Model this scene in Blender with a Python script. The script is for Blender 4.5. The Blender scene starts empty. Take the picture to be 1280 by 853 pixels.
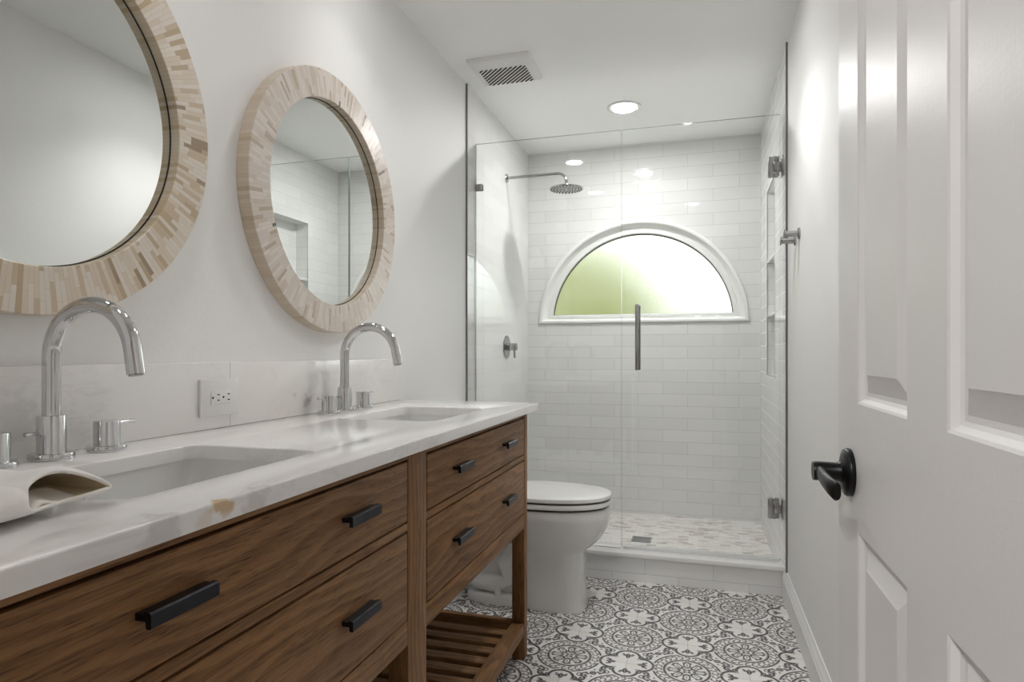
import bpy, bmesh, math, random
from mathutils import Vector, Matrix
from math import pi, sin, cos, radians, sqrt, atan2
random.seed(7)
S = bpy.context.scene
COL = S.collection

# ------------------------------------------------------------------ camera, world, exposure
cam_d = bpy.data.cameras.new('camera'); cam = bpy.data.objects.new('camera', cam_d); COL.objects.link(cam)
cam.location = (0, 0, 1.086); cam.rotation_euler = (pi/2, 0, 0.2872)
cam_d.sensor_width = 36; cam_d.lens = 36*789.58/1280; cam_d.shift_y = 15.27/1280; cam_d.clip_start = 0.01
S.camera = cam
S.view_settings.view_transform = 'Standard'; S.view_settings.look = 'None'
S.view_settings.gamma = 1; S.view_settings.use_curve_mapping = False
S.view_settings.exposure = 1.36
W = bpy.data.worlds.new('sky'); S.world = W; W.use_nodes = True
W.node_tree.nodes['Background'].inputs[0].default_value = (0.93, 0.97, 1.0, 1)
W.node_tree.nodes['Background'].inputs[1].default_value = 1.45
LAMP = 210.0        # lens radiance of the open recessed lamps
VANITY_W, BEAM = 4.5, 118   # narrow-beam lamps over the sinks
try:
    S.cycles.use_denoising = True
    S.cycles.max_bounces = 14; S.cycles.diffuse_bounces = 7; S.cycles.glossy_bounces = 6
    S.cycles.transmission_bounces = 10; S.cycles.transparent_max_bounces = 16
    S.cycles.sample_clamp_indirect = 6.0
except Exception:
    pass

# ------------------------------------------------------------------ main dimensions (metres; camera at x=y=0)
XL, XR, YB, YF, ZC = -1.121, 0.366, 4.16, 0.28, 2.44
TY = 2.98            # where the wall tile starts
CT = 0.907           # counter top height

# ------------------------------------------------------------------ node helpers
class E:
    """A number or a node socket that can be combined with + - * / into Math nodes."""
    def __init__(s, nt, v): s.nt, s.v = nt, v
    def op(s, o, *a, clamp=False):
        n = s.nt.nodes.new('ShaderNodeMath'); n.operation = o; n.use_clamp = clamp
        for i, x in enumerate((s,) + a):
            x = x.v if isinstance(x, E) else x
            if isinstance(x, (int, float)): n.inputs[i].default_value = x
            else: s.nt.links.new(x, n.inputs[i])
        return E(s.nt, n.outputs[0])
    def k(s, x): return x if isinstance(x, E) else E(s.nt, x)
    def __add__(s, o): return s.op('ADD', o)
    def __radd__(s, o): return s.k(o).op('ADD', s)
    def __sub__(s, o): return s.op('SUBTRACT', o)
    def __rsub__(s, o): return s.k(o).op('SUBTRACT', s)
    def __mul__(s, o): return s.op('MULTIPLY', o)
    def __rmul__(s, o): return s.k(o).op('MULTIPLY', s)
    def __truediv__(s, o): return s.op('DIVIDE', o)
    def __neg__(s): return s.op('MULTIPLY', -1.0)
    def abs(s): return s.op('ABSOLUTE')
    def fl(s): return s.op('FLOOR')
    def fr(s): return s.op('FRACT')
    def mn(s, o): return s.op('MINIMUM', o)
    def mx(s, o): return s.op('MAXIMUM', o)
    def sq(s): return s.op('SQRT')
    def sin(s): return s.op('SINE')
    def cos(s): return s.op('COSINE')
    def atan2(s, o): return s.op('ARCTAN2', o)
    def gt(s, o): return s.op('GREATER_THAN', o)
    def lt(s, o): return s.op('LESS_THAN', o)
    def mod(s, o): return s.op('FLOORED_MODULO', o)

def length(a, b): return (a*a + b*b).sq()

def sstep(e, a, b):
    n = e.nt.nodes.new('ShaderNodeMapRange'); n.interpolation_type = 'SMOOTHSTEP'; n.clamp = True
    e.nt.links.new(e.v, n.inputs[0]); n.inputs[1].default_value = a; n.inputs[2].default_value = b
    n.inputs[3].default_value = 0; n.inputs[4].default_value = 1
    return E(e.nt, n.outputs[0])

def newmat(name, rough=0.5, metal=0.0, color=(.8, .8, .8), ior=1.5, coat=0.0):
    m = bpy.data.materials.new(name); m.use_nodes = True
    nt = m.node_tree; p = nt.nodes['Principled BSDF']
    p.inputs['Base Color'].default_value = (*color, 1); p.inputs['Roughness'].default_value = rough
    p.inputs['Metallic'].default_value = metal; p.inputs['IOR'].default_value = ior
    if coat: p.inputs['Coat Weight'].default_value = coat; p.inputs['Coat Roughness'].default_value = .06
    return m, nt, p

def coords(nt, kind='Object'):
    t = nt.nodes.new('ShaderNodeTexCoord'); s = nt.nodes.new('ShaderNodeSeparateXYZ')
    nt.links.new(t.outputs[kind], s.inputs[0])
    return t.outputs[kind], E(nt, s.outputs[0]), E(nt, s.outputs[1]), E(nt, s.outputs[2])

def vec(nt, x, y, z):
    c = nt.nodes.new('ShaderNodeCombineXYZ')
    for i, q in enumerate((x, y, z)):
        q = q.v if isinstance(q, E) else q
        if isinstance(q, (int, float)): c.inputs[i].default_value = q
        else: nt.links.new(q, c.inputs[i])
    return c.outputs[0]

def noise(nt, v, scale, detail=3, rough=.5, dist=0.0):
    n = nt.nodes.new('ShaderNodeTexNoise'); nt.links.new(v, n.inputs['Vector'])
    n.inputs['Scale'].default_value = scale; n.inputs['Detail'].default_value = detail
    n.inputs['Roughness'].default_value = rough; n.inputs['Distortion'].default_value = dist
    return E(nt, n.outputs[0])

def wnoise(nt, v):
    n = nt.nodes.new('ShaderNodeTexWhiteNoise'); n.noise_dimensions = '3D'
    nt.links.new(v, n.inputs['Vector']); return E(nt, n.outputs[0])

def ramp(nt, fac, stops, interp='LINEAR'):
    n = nt.nodes.new('ShaderNodeValToRGB'); n.color_ramp.interpolation = interp
    el = n.color_ramp.elements
    while len(el) < len(stops): el.new(.5)
    for e, (p, c) in zip(el, stops): e.position = p; e.color = (*c, 1)
    nt.links.new(fac.v, n.inputs[0]); return n.outputs[0]

def mix(nt, fac, a, b, mode='MIX'):
    n = nt.nodes.new('ShaderNodeMix'); n.data_type = 'RGBA'; n.blend_type = mode
    if isinstance(fac, E): fac = fac.v
    for sock, x in ((n.inputs[0], fac), (n.inputs[6], a), (n.inputs[7], b)):
        if isinstance(x, (int, float)): sock.default_value = x
        elif isinstance(x, tuple): sock.default_value = (*x, 1)
        else: nt.links.new(x, sock)
    return n.outputs[2]

def bump(nt, p, h, strength=.3, dist=.002):
    b = nt.nodes.new('ShaderNodeBump'); b.inputs['Strength'].default_value = strength
    b.inputs['Distance'].default_value = dist
    nt.links.new(h.v, b.inputs['Height']); nt.links.new(b.outputs[0], p.inputs['Normal'])

def setc(nt, p, c): nt.links.new(c, p.inputs['Base Color'])

# ------------------------------------------------------------------ materials
def mat_paint(name, col, scale, strength, rough=.55):
    m, nt, p = newmat(name, rough, color=col)
    v, x, y, z = coords(nt)
    bump(nt, p, noise(nt, v, scale, 4, .55), strength, .0015)
    return m
M_wall = mat_paint('painted_wall', (.84, .835, .825), 130, .28)
M_ceil = mat_paint('textured_ceiling', (.94, .94, .94), 90, .35, .8)
M_trim = mat_paint('white_trim_paint', (.80, .80, .79), 60, .05, .35)
M_door = None
def _door():
    m, nt, p = newmat('painted_door', .38, color=(.78, .77, .76))
    v, x, y, z = coords(nt)
    n = noise(nt, vec(nt, x*6, y*60, z*5), 5, 5, .6, .6)
    n2 = noise(nt, vec(nt, x*3, y*8, z*24), 5, 3, .5, 1.2)
    bump(nt, p, n*.5 + n2*.5, .16, .002)
    return m
M_door = _door()

def mat_tile(name, ua, ph_u, ph_v, L=.3086, H=.0763, g=.0017):
    m, nt, p = newmat(name, .035, color=(.8, .8, .79), ior=1.54)
    v, x, y, z = coords(nt)
    u = {'x': x, 'y': y}[ua]
    r = (z - ph_v)/H; row = r.fl(); fv = r.fr()
    q = (u - ph_u)/L + row.mod(2)*.5; c = q.fl(); fu = q.fr()
    du = (fu.mn(1 - fu))*L; dv = (fv.mn(1 - fv))*H
    d = du.mn(dv)
    tile = sstep(d, g*.5, g*.5 + .0007)
    rnd = wnoise(nt, vec(nt, c, row, 3))
    base = ramp(nt, rnd, [(0, (.735, .735, .725)), (1, (.785, .785, .775))])
    setc(nt, p, mix(nt, tile, (.52, .51, .495), base))
    nt.links.new((.55 - tile*.52).v, p.inputs['Roughness'])
    edge = sstep(d, 0, .005)
    n = noise(nt, v, 9, 2)
    tilt = (rnd - .5)*fu*.9 + (wnoise(nt, vec(nt, c, row, 9)) - .5)*fv*.5
    bump(nt, p, edge*.5 + n*.45 + tilt*.22, .22, .0016)
    return m
M_tile_x = mat_tile('subway_tile_back', 'x', -.221 + .3086/2*0, .061)
M_tile_y = mat_tile('subway_tile_side', 'y', 4.16, .061)
M_tile_curb = mat_tile('subway_tile_curb', 'x', -.244, .0393)

def _mosaic():
    m, nt, p = newmat('marble_mosaic', .22)
    v, x, y, z = coords(nt)
    H, L = .026, .055
    r = y/H; row = r.fl(); fv = r.fr(); q = x/L + row.mod(2)*.5; c = q.fl(); fu = q.fr()
    d = ((fu.mn(1-fu))*L).mn((fv.mn(1-fv))*H)
    t = sstep(d, .0006, .0016)
    rnd = wnoise(nt, vec(nt, c, row, 1)); n = noise(nt, v, 14, 4)
    col = ramp(nt, rnd*.65 + n*.35, [(.10, (.40, .36, .33)), (.22, (.56, .51, .46)), (.36, (.72, .68, .63)), (.55, (.79, .765, .735)), (1, (.83, .82, .80))])
    setc(nt, p, mix(nt, t, (.70, .68, .65), col)); bump(nt, p, t, .2, .001)
    return m
M_mosaic = _mosaic()

def _floor():
    m, nt, p = newmat('patterned_cement_tile', .35)
    v, x, y, z = coords(nt)
    sz = .2035
    u = (x + .0385)/sz; w = (y - 2.643)/sz
    # distance to the medallion lattice: even sites carry medallions, odd sites quatrefoils
    a = u + w; b = u - w                      # rotated lattice, medallions at a,b even
    fa = ((a*.5 + .5).fr()*2 - 1); fb = ((b*.5 + .5).fr()*2 - 1)   # -1..1 about the nearest medallion
    mu = (fa + fb)*.5; mw = (fa - fb)*.5       # local coordinates about it
    r = length(mu, mw); th = mw.atan2(mu)
    ga = ((a*.5).fr()*2 - 1); gb = ((b*.5 + .5).fr()*2 - 1)
    # quatrefoil centres sit where a,b are both odd
    ga = ((a*.5 + 1.0).fr()*2 - 1); gb = ((b*.5 + 1.0).fr()*2 - 1)
    qu = (ga + gb)*.5; qw = (ga - gb)*.5
    def line(d, wd, soft=.012): return 1 - sstep(d.abs(), wd*.5, wd*.5 + soft)
    def blob(d, rad, soft=.014): return 1 - sstep(d, rad, rad + soft)
    # quatrefoil, folded into one lobe
    au, aw = qu.abs(), qw.abs()
    p1 = au.mx(aw); p2 = au.mn(aw)
    lobe = length(p1 - .255, p2*.96) - .196
    q_in = 1 - sstep(lobe, .004, .016)         # inside a lobe
    core = 1 - sstep(au.abs() + aw.abs(), .30, .32)
    q_any = q_in.mx(core)
    q_line = line(lobe, .036)*p1.gt(.128)*(p2 - p1).lt(-.012)
    heart = blob(length((p1 - .265)*.75, p2*1.5), .056).mx(blob(length((p1 - .285)*1.3, (p2 - .05)*.8), .027)).mx(blob(length(p1 - .325, p2 - .085), .019)*.85)
    # medallion
    ring_o = line(r - .553, .024)*(1 - q_any)*sstep((th*2).sin().abs(), .35, .6)
    ring_o2 = line(r - .372, .026)
    ring_i = line(r - .345, .008)*.4
    K = 26
    t = (th*(K/(2*pi))).fr() - .5
    lx = t*(2*pi*.465/K); ly = r - .465
    leaf = line(length(lx*.85, ly*.70) - .033, .010)*(1 - blob(length(lx - .03, ly + .01), .022)) 
    leaf = leaf.mx(blob(length(lx - .012, ly - .05), .009)).mx(blob(length(lx + .02, ly + .055), .008))
    band = r.gt(.40)*r.lt(.535)
    leaf = leaf*band
    P8 = (th*(8/(2*pi)) + .5).fr() - .5
    px_ = P8*(2*pi/8)*r; 
    petal = line(length((r - .215)*.62, px_*1.12) - .060, .017)*r.gt(.09)*r.lt(.325)
    P16 = (th*(16/(2*pi))).fr() - .5
    tip = blob(length(r - .285, P16*(2*pi/16)*r*1.1), .020)*.9
    vein = line(px_, .014)*r.gt(.16)*r.lt(.25)
    P4 = (th*(4/(2*pi))).fr() - .5
    dot = blob(length(r - .055, P4*(2*pi/4)*r), .022)
    med = ring_o.mx(ring_o2).mx(ring_i).mx(leaf*.9).mx(petal).mx(tip).mx(vein*.7).mx(dot)
    # scrolls between the medallions, along the line joining two quatrefoils
    # tile centre local frame: half-integer sites
    hu = (u.fr() - .5); hw = (w.fr() - .5)
    par = (u.fl() + w.fl()).mod(2)             # 0: medallion at the low corner -> quatrefoils on the other diagonal
    sgn = 1 - par*2
    al = (hu - hw*sgn)*.70711; ac = (hu + hw*sgn)*.70711
    sg = al.gt(0)*2 - 1
    xx = al.abs(); yy = ac*sg                  # point symmetric S-scroll
    c0 = line(length(al, ac) - .042, .020).mx(blob(length(al, ac), .014))
    s1 = line(length(xx - .15, yy - .018) - .066, .026)*(1 - blob(length(xx - .10, yy + .055), .05))
    d1 = blob(length(xx - .15, yy - .005), .022)
    s2 = line(length(xx - .27, yy + .026) - .062, .030)*(1 - blob(length(xx - .31, yy - .045), .055))
    d2 = blob(length(xx - .275, yy + .03), .021)
    s3 = line(length(xx - .215, yy - .075) - .045, .018)*yy.gt(.03)*.8
    s4 = line(length(xx - .37, yy - .03) - .04, .02)
    dots = blob(length(xx - .085, yy - .075), .015).mx(blob(length(xx - .09, yy + .075), .012))
    scr = c0.mx(s1).mx(d1).mx(s2).mx(d2).mx(s3).mx(s4).mx(dots)
    scr = scr*r.gt(.575)*(1 - q_any)
    ink = (med*(1 - q_any)).mx(q_line).mx(heart*q_any).mx(scr)
    wear = noise(nt, v, 55, 3); ink = ink*(.86 + sstep(wear, .3, .6)*.14)
    gx = (u.fr().mn(1 - u.fr()))*sz; gy = (w.fr().mn(1 - w.fr()))*sz
    grout = 1 - sstep(gx.mn(gy), .0007, .0016)
    rnd = wnoise(nt, vec(nt, (u).fl(), (w).fl(), 4))
    base = ramp(nt, rnd, [(0, (.74, .715, .69)), (1, (.82, .805, .785))])
    tone = mix(nt, noise(nt, v, 4, 2), (.022, .023, .030), (.036, .036, .043))
    c = mix(nt, ink, base, tone); c = mix(nt, grout*.8, c, (.46, .39, .33))
    setc(nt, p, c); bump(nt, p, (1 - grout), .25, .001)
    return m
M_floor = _floor()

def mat_wood(name, axis, seed=0, dark=1.0):
    m, nt, p = newmat(name, .48, ior=1.36)
    v, x, y, z = coords(nt)
    info = nt.nodes.new('ShaderNodeObjectInfo'); rnd = E(nt, info.outputs['Random'])
    al, c1, c2 = {'x': (x, y, z), 'y': (y, z, x), 'z': (z, y, x)}[axis]
    c1 = c1 + rnd*3.1 + seed; al2 = al + rnd*7.3
    low = noise(nt, vec(nt, al2*1.5, c1*5.5, c2*5.5), 1.0, 2, .5)
    w1 = noise(nt, vec(nt, al2*5, c1*30, c2*30), 1.0, 2, .5)
    ph = (c1*230 + low*46 + w1*2.6)*.159155
    saw = ph.fr(); rings = sstep(saw, 0, .75)*(1 - sstep(saw, .86, 1.0))     # early wood fading into a dark late-wood line
    fine = noise(nt, vec(nt, al2*11, c1*330, c2*330), 1.0, 4, .7)
    mid = noise(nt, vec(nt, al2*1.6, c1*14, c2*14), 1.0, 3, .6)
    pore = sstep(noise(nt, vec(nt, al2*26, c1*520, c2*520), 1.0, 1, .5), .60, .70)
    f = .56 - rings*.15 + (fine - .5)*.66 + (mid - .5)*.14 - pore*.2
    d = dark
    col = ramp(nt, f, [(.16, (.050*d, .020*d, .006*d)), (.36, (.152*d, .070*d, .024*d)), (.56, (.258*d, .130*d, .051*d)), (.82, (.36*d, .196*d, .088*d))])
    setc(nt, p, col); bump(nt, p, f, .22, .0012)
    nt.links.new((.56 - f*.12).v, p.inputs['Roughness'])
    return m
M_wy, M_wz, M_wx = mat_wood('stained_oak_long', 'y'), mat_wood('stained_oak_upright', 'z', 1), mat_wood('stained_oak_cross', 'x', 2)
M_dark, _, _ = newmat('cabinet_inside_shade', .8, color=(.02, .012, .008))  # near-black, carries the shade inside the cabinet

def mat_marble(name, stains, rough=.12):
    m, nt, p = newmat(name, rough, color=(.8, .8, .8), ior=1.5)
    v, x, y, z = coords(nt)
    n1 = noise(nt, vec(nt, x*1.0, y*.55, z*1.0), 5.5, 6, .6, 1.4)
    n2 = noise(nt, vec(nt, x*1.2 + 3, y*.35, z*1.5), 7, 8, .62, 2.2)
    vein = 1 - sstep((n2 - .5).abs(), .0, .05)
    cloud = sstep(n1, .42, .72)
    warm = sstep(noise(nt, vec(nt, x*.8 + 9, y*.8, z), 3.0, 3), .46, .7)
    c = mix(nt, cloud*.45, (.83, .815, .80), (.72, .71, .705))
    c = mix(nt, warm*.4, c, (.80, .755, .69))
    c = mix(nt, vein*sstep(n1, .45, .65)*.20, c, (.50, .48, .485))
    for (sx, sy, sz_, rr, colr, amt) in stains:
        d = length(length(x - sx, (y - sy)), z - sz_)
        d = d + (noise(nt, v, 45, 4) - .5)*rr*2.6
        c = mix(nt, (1 - sstep(d, rr*.45, rr*1.1))*amt, c, colr)
    setc(nt, p, c)
    return m

def mat_simple(name, col, rough, metal=0.0, scale=60, var=.06, bmp=.03, coat=0.0):
    m, nt, p = newmat(name, rough, metal, col, coat=coat)
    v, x, y, z = coords(nt); n = noise(nt, v, scale, 3)
    a = tuple(q*(1 - var) for q in col); b = tuple(min(1, q*(1 + var)) for q in col)
    setc(nt, p, mix(nt, n, a, b)); 
    if bmp: bump(nt, p, n, bmp, .0008)
    return m
M_chrome = mat_simple('polished_chrome', (.66, .66, .67), .045, 1.0, 30, .03, 0)
M_steel = mat_simple('brushed_steel', (.42, .42, .42), .22, 1.0, 200, .10, .03)
M_strip = mat_simple('aluminium_edge_strip', (.24, .24, .24), .3, 1.0, 60, .06, 0)
M_porc = mat_simple('white_porcelain', (.78, .78, .77), .08, 0, 5, .01, 0, .5)
M_plastic = mat_simple('white_plastic', (.76, .755, .74), .3, 0, 40, .02, 0)
M_seatgap = mat_simple('rubber_and_gap_shade', (.03, .03, .03), .6)  # nozzle rubber, and the painted shade in the toilet seat gaps
M_black = mat_simple('matte_black_metal', (.012, .012, .013), .34, .6, 80, .1, .02)
M_pull = mat_simple('dark_bronze_pull', (.022, .024, .03), .33, .7, 90, .15, .02)
M_gasket = mat_simple('dark_gasket', (.06, .06, .055), .5)
M_quartz = mat_simple('white_curb_stone', (.80, .795, .785), .18, 0, 12, .02, 0)
M_vinyl = mat_simple('white_vinyl_frame', (.84, .84, .83), .28, 0, 12, .01, 0)
M_slot = mat_simple('dark_slot', (.02, .02, .02), .7)
M_bark = mat_simple('bark', (.16, .11, .07), .9, 0, 20, .3, .4)
def _mirror():
    m, nt, p = newmat('mirror_silver', .0, 1.0, (.86, .88, .865)); v, x, y, z = coords(nt)
    setc(nt, p, mix(nt, noise(nt, v, 3, 1), (.765, .785, .77), (.775, .795, .78))); return m
M_mirror = _mirror()

def mat_inlay(name, pale, seed):
    m, nt, p = newmat(name, .32)
    v, x, y, z = coords(nt)
    N = 236
    a = z.atan2(y)*(N/(2*pi)); colm = a.fl(); fa = a.fr()
    r = length(y, z)
    off = wnoise(nt, vec(nt, colm, seed, 0.5))
    q = (r - .30)/.052 + off; seg = q.fl(); fq = q.fr()
    rnd = wnoise(nt, vec(nt, colm, seg, seed + 2.5))
    if pale:
        c = ramp(nt, rnd, [(0, (.64, .57, .51)), (.45, (.71, .64, .585)), (.70, (.60, .51, .43)), (.82, (.48, .39, .30)), (.90, (.70, .63, .58)), (.985, (.12, .10, .08))], 'CONSTANT')
    else:
        c = ramp(nt, rnd, [(0, (.70, .60, .49)), (.28, (.75, .68, .60)), (.58, (.50, .38, .245)), (.70, (.60, .48, .34)), (.84, (.73, .66, .56)), (.96, (.34, .25, .16))], 'CONSTANT')
    n = noise(nt, vec(nt, x*40, y*40, z*40), 1, 4, .6)
    c = mix(nt, (n - .3)*.35, c, (.55, .44, .32))
    side = sstep(r, .3975, .3985).mx(1 - sstep(r, .3145, .3155))
    c = mix(nt, side*.45, c, (.56, .45, .29))
    jd = (fa.mn(1 - fa)*r*(2*pi/N)).mn(fq.mn(1 - fq)*.052)
    c = mix(nt, (1 - sstep(jd, .0002, .0008))*.4, c, (.42, .36, .29))
    setc(nt, p, c); bump(nt, p, n, .08, .001)
    return m

def _glass():
    m = bpy.data.materials.new('clear_glass'); m.use_nodes = True; nt = m.node_tree; nt.nodes.clear()
    out = nt.nodes.new('ShaderNodeOutputMaterial'); tr = nt.nodes.new('ShaderNodeBsdfTransparent')
    gl = nt.nodes.new('ShaderNodeBsdfGlossy'); gl.inputs['Roughness'].default_value = 0.0
    gl.inputs['Color'].default_value = (1, 1, 1, 1)
    tr.inputs['Color'].default_value = (.985, .992, .988, 1)
    fr = nt.nodes.new('ShaderNodeFresnel'); fr.inputs[0].default_value = 1.45
    mx = nt.nodes.new('ShaderNodeMixShader'); nt.links.new(fr.outputs[0], mx.inputs[0])
    nt.links.new(tr.outputs[0], mx.inputs[1]); nt.links.new(gl.outputs[0], mx.inputs[2]); nt.links.new(mx.outputs[0], out.inputs[0])
    return m
M_glass = _glass()
def _edge():
    m, nt, p = newmat('glass_edge', .25, 0, (.42, .47, .45)); v, x, y, z = coords(nt)
    setc(nt, p, mix(nt, noise(nt, v, 8, 2), (.36, .41, .39), (.48, .53, .51))); return m
M_gedge = _edge()
def _frost():
    m = bpy.data.materials.new('frosted_rain_glass'); m.use_nodes = True; nt = m.node_tree; nt.nodes.clear()
    out = nt.nodes.new('ShaderNodeOutputMaterial'); g = nt.nodes.new('ShaderNodeBsdfRefraction')
    g.inputs['IOR'].default_value = 1.35; g.inputs['Roughness'].default_value = .34; g.inputs['Color'].default_value = (.97, .98, .97, 1)
    gl = nt.nodes.new('ShaderNodeBsdfGlossy'); gl.inputs['Roughness'].default_value = .25
    v, x, y, z = coords(nt)
    n = noise(nt, v, 170, 3, .7); b = nt.nodes.new('ShaderNodeBump'); b.inputs['Strength'].default_value = .8; b.inputs['Distance'].default_value = .004
    nt.links.new(n.v, b.inputs['Height']); nt.links.new(b.outputs[0], g.inputs['Normal'])
    fr = nt.nodes.new('ShaderNodeFresnel'); fr.inputs[0].default_value = 1.3
    mx = nt.nodes.new('ShaderNodeMixShader'); nt.links.new(fr.outputs[0], mx.inputs[0])
    nt.links.new(g.outputs[0], mx.inputs[1]); nt.links.new(gl.outputs[0], mx.inputs[2]); nt.links.new(mx.outputs[0], out.inputs[0])
    return m
M_frost = _frost()

def lens_mat(s): return mat_emit('lit_lamp_lens', (1.0, .99, .982), s)
def mat_emit(name, col, s):
    m = bpy.data.materials.new(name); m.use_nodes = True; nt = m.node_tree; nt.nodes.clear()
    out = nt.nodes.new('ShaderNodeOutputMaterial'); e = nt.nodes.new('ShaderNodeEmission')
    e.inputs[0].default_value = (*col, 1); e.inputs[1].default_value = s
    nt.links.new(e.outputs[0], out.inputs[0]); return m
def _towel():
    m, nt, p = newmat('white_towel', .95, color=(.80, .785, .76))
    v, x, y, z = coords(nt); p.inputs['Sheen Weight'].default_value = .3
    n = noise(nt, v, 650, 2); n2 = noise(nt, v, 30, 3)
    bump(nt, p, n*.6 + n2*.6, .35, .0015)
    setc(nt, p, mix(nt, n2, (.84, .815, .78), (.88, .865, .84))); return m
M_towel = _towel()
M_towel_in = mat_simple('towel_inside_warm_shade', (.88, .79, .63), .95, 0, 300, .05, .2)  # warm shade inside the towel fold, put into the colour
def _leaf():
    m, nt, p = newmat('lime_leaves', .5)
    info = nt.nodes.new('ShaderNodeNewGeometry'); r = E(nt, info.outputs['Random Per Island'])
    setc(nt, p, ramp(nt, r, [(0, (.27, .30, .010)), (.5, (.36, .38, .02)), (1, (.42, .43, .03))])); return m
M_leaf = _leaf()
M_lawn = mat_simple('lawn', (.20, .30, .08), .9, 0, 12, .3, .3)

# ------------------------------------------------------------------ mesh helpers
class MB:
    def __init__(s): s.bm = bmesh.new(); s.mats = []
    def box(s, x0, x1, y0, y1, z0, z1, bev=0.0, seg=2):
        r = bmesh.ops.create_cube(s.bm, size=1.0)
        vs = r['verts']
        for v in vs:
            v.co = Vector(((x0+x1)/2 + v.co.x*(x1-x0), (y0+y1)/2 + v.co.y*(y1-y0), (z0+z1)/2 + v.co.z*(z1-z0)))
        if bev:
            es = list({e for v in vs for e in v.link_edges})
            bmesh.ops.bevel(s.bm, geom=es, offset=bev, segments=seg, profile=.5, affect='EDGES')
        return s
    def cyl(s, p0, p1, r0, r1=None, seg=28, bev=0.0):
        """closed cylinder or cone between two points, edges softened by bev"""
        r1 = r0 if r1 is None else r1
        p0, p1 = Vector(p0), Vector(p1); L = (p1-p0).length
        prof = [(0, 0)]
        if bev: prof += [(r0-bev, 0), (r0-bev*.3, bev*.3), (r0, bev), (r1, L-bev), (r1-bev*.3, L-bev*.3), (r1-bev, L)]
        else: prof += [(r0, 0), (r1, L)]
        prof += [(0, L)]
        return s.lathe(prof, p0, p1-p0, seg)
    def lathe(s, prof, origin=(0, 0, 0), axis=(0, 0, 1), seg=36):
        """prof: (radius, distance along axis)"""
        q = Vector((0, 0, 1)).rotation_difference(Vector(axis).normalized()); o = Vector(origin)
        rings = []
        for (r, h) in prof:
            if r <= 1e-7: rings.append([s.bm.verts.new(o + q @ Vector((0, 0, h)))])
            else: rings.append([s.bm.verts.new(o + q @ Vector((r*cos(2*pi*i/seg), r*sin(2*pi*i/seg), h))) for i in range(seg)])
        for a, b in zip(rings, rings[1:]):
            for i in range(seg):
                j = (i+1) % seg
                if len(a) == 1 and len(b) == 1: continue
                if len(a) == 1: s.bm.faces.new((a[0], b[j], b[i]))
                elif len(b) == 1: s.bm.faces.new((a[i], a[j], b[0]))
                else: s.bm.faces.new((a[i], a[j], b[j], b[i]))
        return s
    def tube(s, path, rad, seg=20, caps=True):
        path = [Vector(p) for p in path]; n = len(path)
        rad = rad if isinstance(rad, (list, tuple)) else [rad]*n
        t0 = (path[1]-path[0]).normalized()
        up = Vector((0, 1, 0)) if abs(t0.y) < .9 else Vector((1, 0, 0))
        nrm = t0.cross(up).normalized(); rings = []
        for i in range(n):
            t = (path[min(i+1, n-1)] - path[max(i-1, 0)]).normalized()
            nrm = (nrm - t*nrm.dot(t)).normalized(); b = t.cross(nrm)
            rings.append([s.bm.verts.new(path[i] + (nrm*cos(2*pi*k/seg) + b*sin(2*pi*k/seg))*rad[i]) for k in range(seg)])
        for a, b in zip(rings, rings[1:]):
            for k in range(seg): s.bm.faces.new((a[k], a[(k+1) % seg], b[(k+1) % seg], b[k]))
        if caps: s.bm.faces.new(rings[0][::-1]); s.bm.faces.new(rings[-1])
        return s
    def loft(s, loops, cap0=True, cap1=True, closed=True):
        R = [[s.bm.verts.new(p) for p in L] for L in loops]; n = len(R[0])
        for a, b in zip(R, R[1:]):
            for k in range(n if closed else n-1): s.bm.faces.new((a[k], a[(k+1) % n], b[(k+1) % n], b[k]))
        if cap0: s.bm.faces.new(R[0][::-1])
        if cap1: s.bm.faces.new(R[-1])
        return R
    def holed(s, outer, holes, depth):
        """flat polygon with holes, extruded by the vector depth"""
        es = []
        for L in [outer] + holes:
            vs = [s.bm.verts.new(p) for p in L]
            es += [s.bm.edges.new((vs[i], vs[(i+1) % len(vs)])) for i in range(len(vs))]
        r = bmesh.ops.triangle_fill(s.bm, edges=es, use_beauty=True)
        fs = [f for f in r['geom'] if isinstance(f, bmesh.types.BMFace)]
        ex = bmesh.ops.extrude_face_region(s.bm, geom=fs)
        bmesh.ops.translate(s.bm, verts=[g for g in ex['geom'] if isinstance(g, bmesh.types.BMVert)], vec=Vector(depth))
        return s
    def build(s, name, mat, parent=None, smooth=True, ang=38, recalc=True):
        if recalc: bmesh.ops.recalc_face_normals(s.bm, faces=s.bm.faces[:])
        off = parent_loc(parent)
        if off.length: bmesh.ops.translate(s.bm, verts=s.bm.verts[:], vec=-off)
        me = bpy.data.meshes.new(name); s.bm.to_mesh(me); s.bm.free()
        for m in (mat if isinstance(mat, (list, tuple)) else [mat]): me.materials.append(m)
        o = bpy.data.objects.new(name, me); COL.objects.link(o)
        if parent: o.parent = parent
        if smooth:
            me.polygons.foreach_set('use_smooth', [True]*len(me.polygons))
            me.set_sharp_from_angle(angle=radians(ang))
        return o

def parent_loc(p):
    v = Vector((0, 0, 0))
    while p: v = v + p.location; p = p.parent
    return v

def thing(name, label, cat, loc, group=None):
    o = bpy.data.objects.new(name, None); COL.objects.link(o); o.location = loc; o.empty_display_size = .05
    return tag(o, label, cat, group)
def tag(o, label, cat, group=None):
    o['label'] = label; o['category'] = cat
    if group: o['group'] = group
    return o
def struct(o): o['kind'] = 'structure'; return o
def dup(root, loc, label, group=None):
    r = root.copy(); COL.objects.link(r); r.location = loc; r['label'] = label
    if group: r['group'] = group
    for ch in list(root.children):
        c = ch.copy(); COL.objects.link(c); c.parent = r
        for g in list(ch.children):
            d = g.copy(); COL.objects.link(d); d.parent = c
    return r

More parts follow.
